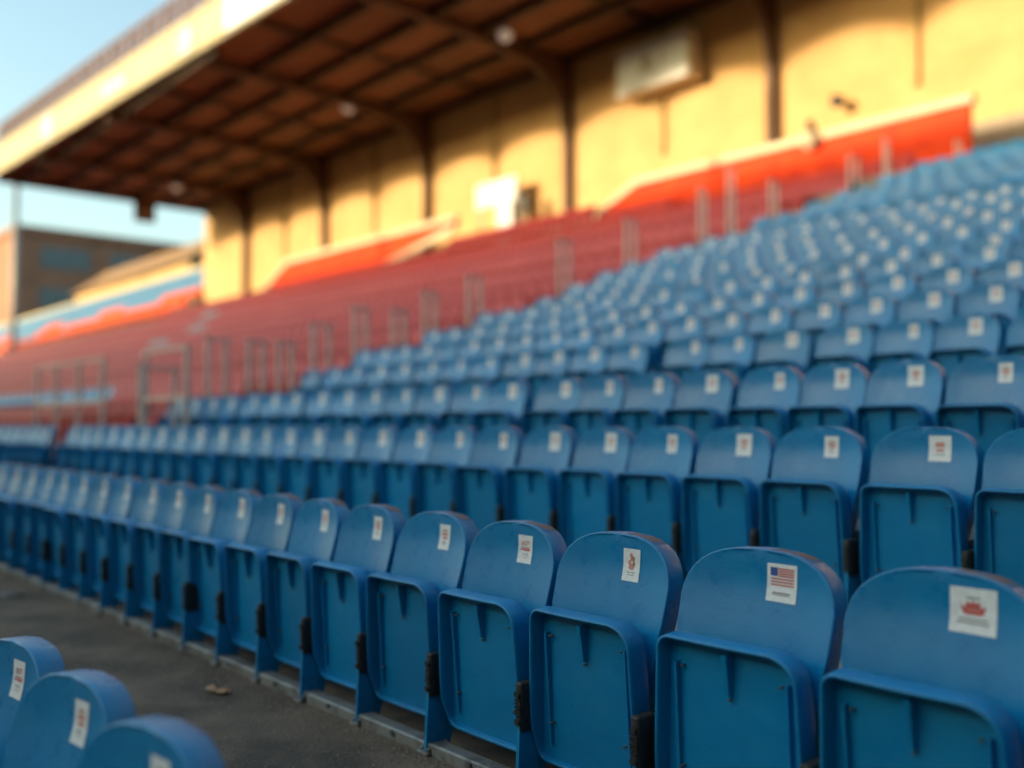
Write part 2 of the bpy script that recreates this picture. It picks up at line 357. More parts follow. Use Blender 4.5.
# ------------------------------------------------------------ red parapets
def parapet(label, x0, x1, ztop, cut, lend):
    t = thing('red_parapet', label, 'parapet', (x1, 29.55, 0), 'red parapets at the top of the stand')
    g = MB(); a = x0 - x1
    prof = [(a, 7.6 + H), (-cut[0], 7.6 + H), (-cut[0] + .01, cut[1] + H), (0, cut[2] + H), (0, ztop + H), (a + lend, ztop + H), (a, 8.9 + H)]
    g.prism(prof, -.12, .12); g.obj('wall', matl('parapet'), t)
    g = MB(); g.prism([(a + lend, ztop + .002 + H), (.1, ztop + .002 + H), (.1, ztop + .25 + H), (a + lend - .1, ztop + .25 + H), (a - .45, 8.98 + H), (a - .1, 8.92 + H)], -.2, .2)
    g.obj('coping', matl('coping'), t)
    if cut[0] > 0:
        g = MB(); g.prism([(-cut[0] - .4, cut[1] - .35 + H), (.1, cut[2] - .3 + H), (.1, cut[2] + H), (-cut[0] - .4, cut[1] - .02 + H)], -.32, -.125); g.obj('raked_coping', matl('coping'), t)
    return t
parapet('red parapet with pale coping at the top right of the stand', -27.6, -12.5, 9.74, (0, 8, 8), 1.9)
parapet('red parapet with pale coping at the top centre, its underside raked', -57.6, -37.8, 10.2, (6.2, 8.75, 9.9), 2.6)
t = thing('ticket_board', 'white board and cabinet standing before the rear wall between the red parapets', 'board', (-36.2, 30.9, FL[-1][1]))
zz = FL[-1][1] - H
g = MB(); addbm(g, rbox(-1.6, 1.5, -.1, .1, 10.9 - zz, 12.15 - zz, .03)); g.obj('board', matl('signwhite'), t)
g = MB(); addbm(g, rbox(.35, 1.45, -.35, .35, 0, 10.86 - zz, .04)); g.obj('cabinet', matl('signwhite'), t)
g = MB(); g.tube([(-1.3, 0, 0), (-1.3, 0, 11 - zz)], .06, 8); g.obj('support', matl('rail'), t)
t = thing('loudspeaker', 'dark loudspeaker on a post beside the white board', 'loudspeaker', (-34.1, 30.9, FL[-1][1]))
g = MB(); addbm(g, rbox(-.22, .22, -.2, .2, 10.25 - zz, 11.1 - zz, .04)); g.obj('cabinet', matl('dark'), t)
g = MB(); g.tube([(0, 0, 0), (0, 0, 10.26 - zz)], .06, 8); g.obj('pole', matl('coping'), t)
def spot(label, x, z, y, tilt):
    t = thing('floodlight', label, 'floodlight', (x, y, z + H), 'floodlights on the rear wall')
    g = MB(); g.tube([(-.1, -.4, .0), (-.05, -.2, .05), (0, 0, .1)], [.24, .22, .12], 12); g.obj('housing', matl('dark'), t)
    g = MB(); g.tube([(0, -.1, .1), (0, .1, -.05), (0, .28, -.05)], .05, 6); g.obj('arm', matl('brown'), t)
spot('dark floodlight on a short arm on the cream wall, above the coping', -17.9, 11.6, 31.7, 0)
t = thing('camera_mount', 'pale round camera housing with dark lens on the right coping', 'security camera', (-17.75, 29.25, 9.62 + H))
g = MB(); g.tube([(0, -.25, .0), (0, -.2, .05), (0, .1, .12), (0, .3, .15)], [.12, .3, .34, .2], 12); g.obj('housing', matl('coping'), t)
g = MB(); g.tube([(0.1, -.05, .3), (.05, -.15, .75)], [.17, .13], 10); g.obj('lens', matl('dark'), t)
g = MB(); g.tube([(0, .18, -.06), (0, .18, .1)], .08, 8); g.obj('base', matl('dark'), t)

# coping wall above the left tier
t = thing('tier_wall', 'pale wall capping the blue and red seats left of the building', 'wall', (-74, 36.6, 0))
g = MB(); g.box(-130, .48, 0, .4, 10 + H, 13.9 + H); g.obj('wall', matl('ochre'), t)
g = MB(); g.box(-130, .5, -.1, .5, 13.902 + H, 14.5 + H); g.obj('coping', matl('fascia'), t)
# low tiled building behind it
t = thing('tiled_shed', 'long low building with tan tiled roof behind the left tier', 'building', (-112, 42, 0))
g = MB(); g.box(-26, 12, 0, 8, 0, 17.5 + H); g.obj('wall', matl('ochre'), t)
g = MB(); g.prismx([(-.8, 17.6 + H), (4, 21.0 + H), (8.8, 17.6 + H)], -26.8, 12.6); rf = g.obj('roof', matl('tile'), t)
g = MB(); g.tube([(-26.8, 4, 21.02 + H), (12.6, 4, 21.02 + H)], .16, 6); g.obj('ridge', matl('tile'), rf)
for i in range(4):
    g = MB(); g.box(-24.6 + i * 2.9, -23.4 + i * 2.9, -.05, -.004, 13 + H, 15 + H); g.obj('window', matl('glass'), t)
# brown building facing the stand's end
def on_x(px, py, X): pass
t = thing('brick_building', 'brown brick block with dark window bands beyond the stand\'s far end', 'building', (-190, 49.5, 0))
g = MB(); g.box(-30, 0, -2, 92, 0, 36.6); g.obj('wall', matl('brick'), t)
g = MB(); g.box(-30.5, .5, -2.5, 92.5, 36.602, 37.9); g.obj('cornice', matl('brick'), t)
for fl in range(3):
    z = 30.5 - fl * 7.6
    for k in range(7):
        y = 2 + k * 12.6; o_ = MB(); o_.box(.005, .12, y, y + 8.6, z, z + 3.8); fr = o_.obj('window_frame', matl('bluesteel'), t)
        o_ = MB(); o_.box(.122, .16, y + .3, y + 4.2, z + .3, z + 3.5); o_.box(.122, .16, y + 4.4, y + 8.3, z + .3, z + 3.5); o_.obj('pane', matl('glass'), fr)
t = thing('ochre_building', 'sunlit ochre house at the left edge, beside the brown block', 'building', (-240, 60, 0))
g = MB(); g.box(-30, 0, 0, 20, 0, 44); g.obj('wall', matl('ochre'), t)
g = MB(); g.box(-30.6, .6, -.6, 20.6, 44.002, 45.2); g.obj('cornice', matl('coping'), t)
for k in range(3):
    for j in range(5):
        g = MB(); g.box(-13.5 + k * 4.6, -11.7 + k * 4.6, -.08, -.004, 4 + j * 6, 7 + j * 6); g.obj('window', matl('glass'), t)
t = thing('light_mast', 'slim grey mast rising before the pale sky at the left', 'mast', (-118, 29.3, 0))
g = MB(); g.tube([(0, 0, 0), (0, 0, 33)], [.4, .3], 10); g.obj('pole', matl('steel'), t)
g = MB(); g.box(-.8, .8, -.12, .12, 33, 33.6); g.obj('lamp_head', matl('dark'), t)

# ------------------------------------------------------------ the opposite stand (behind the camera): it shades the lower seats
YO = -45.0
zb = (9.16 + H) + PROF * (29.5 - YO)                      # top of its rear wall
zc = (14.45 + H) + PROF * (32 - YO)                       # top of the added scalloped beam that shapes the wall's shadow edge
t = thing('opposite_stand', 'opposite grandstand whose shadow lies across the lower seats', 'grandstand', (-40, YO, 0))
g = MB(); g.prismx([(0, 0), (-14, 0), (-14, zb - .3), (0, zb), ], -110, 110); g.obj('rear_wall', matl('wall'), t)
sh = (32 - YO) * math.tan(R(AZ)); step = 11.17 / 2
g = MB(); n0 = -14
top = []; bot = []
xs0 = PX[0] - sh + 40
for k in range(-8, 22):
    for i in range(10):
        q = i / 10; xx = xs0 + (k + q) * step; a = math.sin(math.pi * q)
        bot.append((xx, zc - .95 + .85 * a ** .6))
for (xa, za), (xb, zb2) in zip(bot, bot[1:]):
    up = .009 * (max(-75, (xa + xb) / 2 - 40 + sh) + 60)
    g.prism([(xa, za), (xb, zb2), (xb, zc + up), (xa, zc + up)], -.25, .25)
g.obj('scallop_shade_beam', matl('brown'), t)  # unseen beam, added to cast the scalloped shadow on the cream wall
for k in range(-8, 22, 4):
    g = MB(); g.box(xs0 + k * step - .15, xs0 + k * step + .15, -.2, .2, zb - .2, zc - 1.6); g.obj('post', matl('brown'), t)

t = thing('sky_blocker', 'dark unseen block added on the right to hold back sky light', 'grandstand', (9, 0, 0))
g = MB(); g.box(0, 14, -44, 26, 0, 15); g.obj('wall', matl('brick'), t)  # out of view, added to darken the right-hand sides of the seats
g = MB(); g.box(-1.5, 14.5, -44.5, 26.5, 15.002, 15.5); g.obj('roof', matl('brown'), t)

# ------------------------------------------------------------ seats
def wz(z):
    T = [(.28, .125), (.40, .175), (.52, .212), (.64, .230), (.74, .233)]
    if z <= .28: return .125
    for (a, b), (c, e) in zip(T, T[1:]):
        if z <= c: return b + (e - b) * (z - a) / (c - a)
    return .233
def half(z):
    if z <= .745: return wz(z)
    q = min(1, (z - .745) / .155); return .045 + .188 * max(0, 1 - q ** 2.5) ** .45 - .015 * q
LEAN = .25
def face_y(x, z, w=None):
    w = w or max(half(z), .08); u = max(-1, min(1, x / w))
    s = min(1, max(0, (.90 - z) / .12)); s = s * s * (3 - 2 * s)
    belly = -.006 * math.exp(-((z - .55) / .10) ** 2)
    return (LEAN * (z - .8) if z > .62 else -.045 + .07 * (z - .62)) + .026 * (1 - u * u) * (.25 + .75 * s) + belly
def offset_loop(P, out, dy, cx, cz):
    Q = []; n = len(P)
    for i, p in enumerate(P):
        a = P[i - 1]; b = P[(i + 1) % n]; t = Vector((b[0] - a[0], 0, b[2] - a[2]))
        if t.length < 1e-6: t = Vector((1, 0, 0))
        t.normalize(); nn = Vector((t.z, 0, -t.x))
        if nn.dot(Vector((p[0] - cx, 0, p[2] - cz))) < 0: nn = -nn
        d = dy(p) if callable(dy) else dy
        Q.append((p[0] + nn.x * out, p[1] + d, p[2] + nn.z * out))
    return Q
def rings(mb, loops, mats=None):
    ids = []
    for L in loops:
        n = len(mb.v); mb.v += [tuple(p) for p in L]; ids.append(n)
    k = len(loops[0])
    for r, (a, b) in enumerate(zip(ids, ids[1:])):
        for i in range(k):
            j = (i + 1) % k; mb.f.append((a + i, a + j, b + j, b + i)); mb.sm.append(True)
            z = mb.v[a + i][2]; x = mb.v[a + i][0]
            mb.m.append(mats(r, x, z) if mats else 0)
def loop_of(rows):
    L = [rows[0][i] for i in range(len(rows[0]))]
    L += [r[-1] for r in rows[1:-1]]
    L += list(reversed(rows[-1]))
    L += [r[0] for r in reversed(rows[1:-1])]
    return L
def backrest_mesh(cols=12, zn=9, tn=8, name='backrest', dirt=True, mats=None):
    zs = [.28 + (.745 - .28) * i / zn for i in range(zn + 1)] + [.745 + .155 * math.sin(math.pi / 2 * i / tn) for i in range(1, tn + 1)]
    rows = []
    for z in zs:
        w_ = half(z); rows.append([((2 * i / cols - 1) * w_, face_y((2 * i / cols - 1) * w_, z, w_), z) for i in range(cols + 1)])
    mb = MB(); mb.grid(rows)
    L = loop_of(rows)
    c = (0, .6)
    lo = [L, offset_loop(L, .0018, .0006, *c), offset_loop(L, .0032, .0028, *c), offset_loop(L, .0036, .007, *c), offset_loop(L, .0038, .012, *c), offset_loop(L, .002, .076, *c), offset_loop(L, .001, .079, *c), offset_loop(L, -.003, .076, *c), offset_loop(L, -.001, .02, *c)]
    rings(mb, lo, (lambda r, x, z: 1 if (r in (4, 5) and z > .872 and x > .02) else 0) if dirt else None)
    # inner back skin
    mb.grid([[(x * .98, y + .012, z) for x, y, z in r] for r in rows], flip=True)
    return mb.mesh(name, mats or matl('blue', 'dirt'))
def pan_rows(cols, k1, k2):
    z0, z1 = .120, .628; zs = [z0 + .03 * (1 - math.cos(math.pi / 2 * i / 3)) for i in range(4)]
    zs += [z0 + .03 + (z1 - .062 - z0 - .03) * i / k1 for i in range(1, k1 + 1)]
    zs += [z1 - .062 + .062 * math.sin(math.pi / 2 * i / k2) for i in range(1, k2 + 1)]
    rows = []
    for z in zs:
        t = (z - z0) / (z1 - z0); w_ = .216 - .020 * t
        if z < z0 + .03: w_ -= .02 * (1 - math.sqrt(max(0, 1 - ((z0 + .03 - z) / .03) ** 2)))
        wl = w_
        if z > z1 - .062:
            w_ -= .072 * (1 - math.sqrt(max(0, 1 - ((z - z1 + .062) / .062) ** 2)))
            if z > z1 - .03: wl -= .026 * (1 - math.sqrt(max(0, 1 - ((z - z1 + .03) / .03) ** 2)))
        yy = -.100 - .022 * t
        rows.append([(-wl + (wl + w_) * i / cols, yy - .012 * (1 - (2 * i / cols - 1) ** 2) * (.4 + .6 * math.sin(math.pi * t)), z) for i in range(cols + 1)])
    return rows
def pan_mesh(cols=10, k1=6, k2=7, name='seat_pan', mats=None, detail=True):
    rows = pan_rows(cols, k1, k2); mb = MB(); mb.grid(rows); L = loop_of(rows); c = (0, .38)
    def dep(s): return lambda p: -s * (.35 + .65 * min(1, max(0, (p[2] - .13) / .10)))
    lo = [L, offset_loop(L, .001, dep(.012), *c), offset_loop(L, .003, dep(.046), *c), offset_loop(L, .0045, dep(.054), *c), offset_loop(L, .007, dep(.057), *c),
          offset_loop(L, .012, dep(.0565), *c), offset_loop(L, .0145, dep(.053), *c), offset_loop(L, .0155, dep(.046), *c), offset_loop(L, .019, .0, *c), offset_loop(L, .014, .028, *c), offset_loop(L, .004, .034, *c), offset_loop(L, -.01, .034, *c)]
    rings(mb, lo)
    mb.grid([[(x * .95, y + .034 + .006, z + (.008 if i == 0 else (-.008 if i == len(rows) - 1 else 0))) for x, y, z in r] for i, r in enumerate(rows)], flip=True)
    if detail:
        # two long stiffening folds along the flanks
        for x, z in [(-.150, .55), (.150, .55), (-.155, .25), (.155, .25), (0.0, .480)]:
            mb.tube([(x, -.09, z), (x, -.142 + .02 * (.55 - z), z)], [.0045, .0035], 8, 1)
        for s in (-1, 1):
            mb.prismx([(-.10, .17), (-.118, .17), (-.145, .56), (-.12, .56)], s * .168 - .004, s * .168 + .004)
    return mb.mesh(name, mats or matl('bluepan', 'screw'))
def rib_mesh():
    mb = MB(); z1, z0 = .612, .490
    a = [(-.008, -.168, z1), (.008, -.168, z1), (.005, -.145, z0), (-.005, -.145, z0)]
    b = [(-.009, -.115, z1), (.009, -.115, z1), (.007, -.115, z0), (-.007, -.115, z0)]
    mb.poly(a[::-1]); 
    for i in range(4): j = (i + 1) % 4; mb.poly([a[i], a[j], b[j], b[i]])
    for x, z in [] if True else [(-.150, .55), (.150, .55), (-.155, .25), (.155, .25), (0.0, .492)]:
        mb.tube([(x, -.165, z), (x, -.185 + .02 * (.55 - z), z)], [.007, .005], 8, 1)
    return mb.mesh('rib', matl('blue'))
def hinge_mesh():
    mb = MB(); addbm(mb, rbox(.234, .266, -.200, -.110, .215, .385, .010))
    mb.tube([(.25, -.210, .345), (.25, -.19, .345)], .012, 8); mb.tube([(.25, -.210, .25), (.25, -.19, .25)], .012, 8)
    for k in range(5): mb.box(.236, .264, -.205, -.199, .272 + k * .012, .278 + k * .012)
    return mb.mesh('hinge_block', matl('black'))
def foot_mesh():
    mb = MB(); mb.prismx([(-.21, .012), (-.12, .012), (-.09, .26), (-.19, .30), (-.20, .24)], .243, .257, 0)
    mb.prismx([(-.09, .02), (-.02, .3), (0.0, .5), (-.03, .5), (-.06, .3), (-.12, .05)], .245, .255, 0)
    addbm(mb, rbox(.215, .285, -.225, -.10, 0.0, .014, .004), 1, False)
    for y in (-.205, -.125):
        mb.tube([(.272, y, .013), (.272, y, .03)], .011, 6, 1); mb.tube([(.228, y, .013), (.228, y, .026)], .009, 6, 1)
    return mb.mesh('support_bracket', matl('blue', 'steel'))
# stickers: a small sheet on the backrest with its print
def sticker_mesh(kind):
    sw, sh_, cx, cz = {'crown': (.055, .056, .072, .812), 'flag': (.046, .055, .070, .811), 'text': (.040, .052, .060, .806),
                       'figure': (.036, .054, .066, .803), 'block': (.038, .052, .066, .805), 'person': (.042, .046, .045, .822), 'plain': (.050, .058, .058, .806)}[kind]
    mb = MB()
    def P(u, v, e): x = cx + u * sw; z = cz + v * sh_; return (x, face_y(x, z) - e, z)
    def sheet(u0, u1, v0, v1, e, mi, nu=4, nv=4):
        rows = [[P(u0 + (u1 - u0) * i / nu, v0 + (v1 - v0) * j / nv, e) for i in range(nu + 1)] for j in range(nv + 1)]
        mb.grid(rows, mi)
    sheet(-1, 1, -1, 1, .0020, 0, 6, 6)
    def r(u0, u1, v0, v1, mi): sheet(u0, u1, v0, v1, .0026, mi, 2, 1)
    if kind == 'flag':
        r(-.78, -.30, .35, .80, 3)
        for k in range(4): r(-.26, .80, .70 - k * .125, .76 - k * .125 + .02, 1)
        for k in range(3): r(-.74, .80, .16 - k * .16, .22 - k * .16 + .02, 1)
        r(-.6, .6, -.58, -.50, 4); r(-.6, .55, -.66, -.61, 4)
    elif kind == 'crown':
        pts = [(-.40, -.18), (.40, -.18), (.56, .22), (.34, .12), (.25, .42), (.08, .30), (0, .48), (-.1, .30), (-.27, .42), (-.36, .12), (-.56, .22)]
        n = len(mb.v); mb.v += [P(0, .0, .0027)] + [P(a, b, .0027) for a, b in pts]
        for i in range(len(pts)): mb.f.append((n, n + 1 + i, n + 1 + (i + 1) % len(pts))); mb.m.append(1); mb.sm.append(False)
        r(-.3, .3, .52, .60, 4); sheet(-.3, .3, -.02, .06, .0032, 2, 2, 1)
        r(-.62, .62, -.42, -.34, 4); r(-.7, .7, -.58, -.50, 4)
    elif kind == 'text':
        # faded lettering: U S C A over a red and a blue bar, scribbled line below
        def st(u0, u1, v0, v1, mi): sheet(u0, u1, v0, v1, .0028, mi, 1, 1)
        x = -.55
        for ch in 'USCP':
            a, b = x, x + .2
            S = {'U': [(a, a + .05, .3, .58), (b - .05, b, .3, .58), (a, b, .27, .33)], 'S': [(a, b, .53, .58), (a, b, .40, .45), (a, b, .27, .32), (a, a + .05, .43, .56), (b - .05, b, .29, .42)],
                 'C': [(a, b, .53, .58), (a, b, .27, .32), (a, a + .05, .29, .56)], 'P': [(a, a + .05, .27, .62), (a, b, .57, .62), (a, b, .42, .46), (b - .05, b, .44, .6)]}[ch]
            for q in S: st(*q, 1)
            x += .28
        r(-.62, .62, .02, .14, 2); r(-.7, -.35, -.10, -.02, 3); r(-.3, .66, -.12, .0, 1)
        for k, (u, v) in enumerate([(-.5, -.36), (-.3, -.40), (-.1, -.34), (.05, -.42), (.25, -.36)]): st(u, u + .13, v, v + .05, 4)
        st(.3, .36, -.55, -.25, 4); st(-.1, -.05, -.5, -.3, 4); r(-.4, .3, -.62, -.58, 2)
    elif kind == 'figure':
        def disc(cu, cv, ru, rv, mi, e):
            n = len(mb.v); mb.v += [P(cu + ru * math.cos(a_ * .5236), cv + rv * math.sin(a_ * .5236), e) for a_ in range(12)]
            mb.f.append(tuple(range(n, n + 12))); mb.m.append(mi); mb.sm.append(False)
        for q, (cu, cv, ru, rv) in enumerate([(-.08, .58, .20, .15), (.12, .38, .26, .17), (-.12, .12, .30, .22), (.20, .06, .20, .24), (-.02, -.16, .34, .14)]): disc(cu, cv, ru, rv, 5 if q % 2 else 2, .0026 + q * .0001)
        disc(.05, .16, .10, .09, 0, .0033); disc(-.05, .44, .07, .04, 1, .0034)
        r(.0, .14, .3, .42, 0); r(-.5, -.1, -.5, -.44, 4); r(.0, .45, -.5, -.44, 4); r(-.45, .4, -.64, -.6, 4)
    elif kind == 'block':
        r(-.45, .45, .45, .58, 5); r(-.5, .5, .1, .36, 2); r(-.4, .5, -.18, .02, 2); r(-.45, .3, -.45, -.36, 4); r(-.4, .4, -.6, -.55, 4)
    elif kind == 'person':
        r(-.12, .12, .45, .68, 5); r(-.2, .1, .05, .42, 1); r(.05, .22, -.1, .3, 4); r(-.3, -.12, -.25, .1, 5); r(.45, .62, .3, .42, 3); r(-.6, .5, -.62, -.5, 3)
    else:
        r(-.4, .4, .1, .5, 2); r(-.35, .35, -.25, -.02, 2); r(-.45, .45, -.5, -.42, 4)
    return mb.mesh('sticker', matl('white', 'ink_red', 'ink_pink', 'ink_blue', 'ink_grey', 'ink_brown'))
ME = dict(back=backrest_mesh(), pan=pan_mesh(), rib=rib_mesh(), hinge=hinge_mesh(), foot=foot_mesh())
ME['back2'] = backrest_mesh(dirt=False)
ST = {k: sticker_mesh(k) for k in ('crown', 'flag', 'text', 'figure', 'block', 'person', 'plain')}
RB = backrest_mesh(6, 4, 4, 'backrest', False, matl('red')); RP = pan_mesh(4, 3, 3, 'seat_pan', matl('red'), False)
GB = backrest_mesh(6, 4, 4, 'backrest', False, matl('grey_seat')); GP = pan_mesh(4, 3, 3, 'seat_pan', matl('grey_seat'), False)

ONES = 'zeroth first second third fourth fifth sixth seventh eighth ninth tenth eleventh twelfth thirteenth fourteenth fifteenth sixteenth seventeenth eighteenth nineteenth'.split()
TENS = {20: ('twentieth', 'twenty'), 30: ('thirtieth', 'thirty'), 40: ('fortieth', 'forty'), 50: ('fiftieth', 'fifty'), 60: ('sixtieth', 'sixty'), 70: ('seventieth', 'seventy')}
def nth(n):
    if n < 20: return ONES[n]
    t_, o_ = n // 10 * 10, n % 10
    return TENS[t_][0] if o_ == 0 else TENS[t_][1] + '-' + ONES[o_]

# projection, used only to count what the photograph can see
_F = camo.rotation_euler.to_matrix()
def seen(x, y, z):
    q = _F.transposed() @ Vector((x, y, z - H)); 
    return (512 + 964.73 * q.x / -q.z, 384 - 964.73 * q.y / -q.z) if q.z < -.1 else (9999, 9999)

def seat(x, row_y, floor, label, stick='plain', sx=1, full=True, rng=random):
    t = thing('folding_seat', label, 'seat', (x, row_y, floor), 'blue folding seats')
    t.scale = (sx, 1, 1); t.rotation_euler = (R(rng.uniform(-.8, .8)), 0, R(rng.uniform(-1, 1)))
    b = link('backrest', ME['back' if 0 < floor < .3 else 'back2'], t); p = link('seat_pan', ME['pan'], t)
    p.rotation_euler = (R(rng.uniform(-.8, 1.2) + (2.2 if rng.random() < .15 else 0)), 0, R(rng.uniform(-.6, .6)))
    if full:
        link('rib', ME['rib'], p); link('hinge_block', ME['hinge'], t); link('support_bracket', ME['foot'], t)
    if stick:
        s = link('sticker', ST[stick], b)
        s.location = (rng.uniform(-.008, .008) if stick == 'plain' else 0, 0, 0)
    return t
def low_seat(mb, x, y, z, rng, mi=0):
    """seat of the far masses: rounded back shell and folded pan"""
    o = [(-.20, .30), (.20, .30), (.233, .55), (.233, .76), (.20, .84), (.12, .893), (-.12, .893), (-.20, .84), (-.233, .76), (-.233, .55)]
    n = len(mb.v)
    for a, c in o: mb.v.append((x + a, y + LEAN * (c - .8), z + c))
    for a, c in o: mb.v.append((x + a * .98, y + LEAN * (c - .8) + .075, z + c))
    k = len(o); mb.f.append(tuple(range(n, n + k))); mb.m.append(mi); mb.sm.append(False)
    for i in range(k): j = (i + 1) % k; mb.f.append((n + j, n + i, n + k + i, n + k + j)); mb.m.append(mi); mb.sm.append(False)
    mb.box(x - .21, x + .21, y - .235, y - .10, z + .13, z + .65, mi)

AISLE = -12.0
# X positions of the seats, row by row (as spaced in the stand)
X1 = [-.55, -1.08, -1.64, -2.21, -2.73, -3.26, -3.74, -4.20, -4.66, -5.12, -5.56, -6.01, -6.47, -6.93, -7.39, -7.86, -8.30, -8.75, -9.24, -9.74]
while X1[-1] > -13.5: X1.append(X1[-1] - .48)
X2 = [-.99, -1.50, -2.01, -2.55, -3.06, -3.55, -4.03, -4.52, -5.03, -5.53, -6.02, -6.52, -7.04, -7.55, -8.03, -8.50, -8.98, -9.48, -10.0, -10.53, -11.08, -11.62, -12.16, -12.68, -13.2, -13.7, -14.2]
X2L = [-15.5 - .5 * i for i in range(14)]
X3 = [-1.10, -1.59, -2.10, -2.58, -3.03, -3.46, -3.98, -4.46, -4.94, -5.40, -6.02, -6.52, -7.06, -7.57, -8.09, -8.61, -9.13, -9.68, -10.2, -10.72, -11.3, -11.85, -12.4, -12.95]
X4 = [-1.94, -2.42, -2.93, -3.39, -3.88, -4.42, -4.95, -5.42, -6.14, -6.67, -7.18, -7.70, -8.28, -8.82, -9.37, -9.92, -10.48, -11.05, -11.6, -12.2]
X4L = [-20.6 - .5 * i for i in range(22)]
blue = {0: X1, 1: X2, 2: X3, 3: X4}
first = {4: (-2.62, .49), 5: (-2.82, .51), 6: (-3.46, .5)}
for k in range(4, len(ROWS)):
    x0, st_ = first.get(k, (-.335 * ROWS[k][0] + random.uniform(-.3, .3), .5)); xs = []; x = x0 + 0
    # start where the right edge of the photograph cuts the row
    while seen(x, ROWS[k][0], FL[k][1] + .8)[0] < 1040: x += st_
    x -= st_
    while x > AISLE + .1: xs.append(x); x -= st_ + (random.uniform(-.01, .012))
    blue[k] = xs
bluefar = MB(); nind = 0
order = []
for k, xs in blue.items():
    if k < 4: xs[:] = [x - .065 for x in xs]
    for i, x in enumerate(xs): order.append((k, i, x, xs, ''))
for k, xs in ((1, X2L), (3, X4L)):
    for i, x in enumerate(xs): order.append((k, i, x, xs, 'L'))
def dist(o): return math.hypot(o[2], ROWS[o[0]][0])
order.sort(key=dist)
special = {(0, 0): ('crown', 'blue folding seat with a red crown-shaped print sticker at the right edge'),
           (0, 1): ('crown', 'large blue folding seat at bottom right with red crown-shaped sticker'),
           }
rr = random.Random(3)
cnt = {}
for (k, i, x, xs, side) in sorted(order, key=lambda o: (o[0], o[4], o[1])):
    y = ROWS[k][0]; fl = FL[k][1]; px, py = seen(x, y, fl + .8)
    pxr, _ = seen(x + .23, y, fl + .8); pxl, _ = seen(x - .23, y, fl + .8)
    vis = px < 9000 and pxl < 1024 and pxr > 0
    key = (k, side); cnt.setdefault(key, 0)
    if vis: cnt[key] += 1
    n = cnt[key]
    stick = 'plain' if k < 13 else None
    if k > 3 and rr.random() < .06: stick = None
    if k in (1, 2, 3): stick = rr.choice(['block', 'plain', 'plain'])
    if not vis: 
        low_seat(bluefar, x, y, fl, rr); continue
    if k >= 17: low_seat(bluefar, x, y, fl, rr); continue
    rowname = 'front row' if k == 0 else nth(k + 1) + ' row up'
    if side: rowname += ' beyond the aisle' if k > 1 else ' beyond the gap'
    if k == 0:
        sp = {1: ('crown', 'big blue folding seat at the front row\'s right end, red crown-shaped print on its sticker'),
              2: ('flag', 'blue folding seat in the front row with a striped flag on its sticker'),
              3: ('figure', 'blue folding seat with brown figure on its sticker, left of the flag-stickered seat'),
              4: ('text', 'sharply focused blue folding seat with red lettering and bars on its sticker'),
              5: ('block', 'blue folding seat with pinkish print on its sticker, fifth from right in front row')}
        stick, label = sp.get(n, (rr.choice(['block', 'block', 'text']), None))
        label = label or f'blue folding seat, {nth(n)} from the right in the front row'
    else: label = f'blue folding seat, {nth(n)} from the right in the {rowname}' if stick else f'blue folding seat without sticker, {nth(n)} from the right in the {rowname}'
    if k == 1 and n == 1 and not side: stick = 'person'; label = 'blue folding seat with a small figure and blue line on its sticker, second row up'
    if not vis: label = f'blue folding seat just outside the picture in the {rowname}, seat {abs(i)}'
    sx = 1
    if 0 < i < len(xs) - 1: sx = max(.93, min(1.13, (xs[i - 1] - xs[i + 1]) / 2 / .5))
    elif i == 0: sx = max(.93, min(1.13, (xs[0] - xs[1]) / .5))
    if k > 0: sx = max(.95, min(1.06, sx))
    seat(x, y, fl, label, stick, sx, k < 6, rr); nind += 1
# top rows and what lies beyond the right edge
for k in range(1, len(ROWS)):
    x = blue[k][0] + .5
    while x < 6: low_seat(bluefar, x, ROWS[k][0], FL[k][1], rr) if k > 3 else None; x += .5
tag(bluefar.obj('far_blue_seats', matl('blue_far'), None, False), 'rows of small blue seats closing the top of the blue block', 'seats', kind='stuff')
# the three seats in the foreground corner
for x, lab, stk in [(-1.95, 'blurred blue seat at the bottom edge, nearest of the foreground row', 'block'),
                    (-2.48, 'blurred blue foreground seat with pink printed sticker, middle one of the corner three', 'block'), (-3.01, 'blurred blue foreground seat cut by the left edge of the picture', 'text')]:
    seat(x - .08, .75, -.065, lab, stk, .98, True, rr).rotation_euler.z = R(10)
print('individual blue seats', nind)

# mounting rails on the floor under the first rows
for k, (x0, x1, lab) in enumerate([(-14, 1, 'worn grey steel strip along the walkway under the front row'), (-14.4, 1, 'grey steel strip under the second row up'), (-13.2, 1, 'grey steel strip under the third row up')]):
    y, z = FL[k]; t = thing('mounting_rail', lab, 'rail', (0, y, z), 'rails under the seats')
    g = MB(); x = x0
    while x < x1:
        g.prismx([(-.20, -.01), (-.13, -.01), (-.13, .042), (-.192, .046), (-.20, .040)], x + .004, min(x + 2.0, x1) - .004); x += 2.0
    g.obj('strip', matl('steel'), t)
    g = MB(); x = x0 + .2
    while x < x1: g.tube([(x, -.203, .03), (x, -.21, .03)], .012, 6); x += .5
    g.obj('bolts', matl('screw'), t)

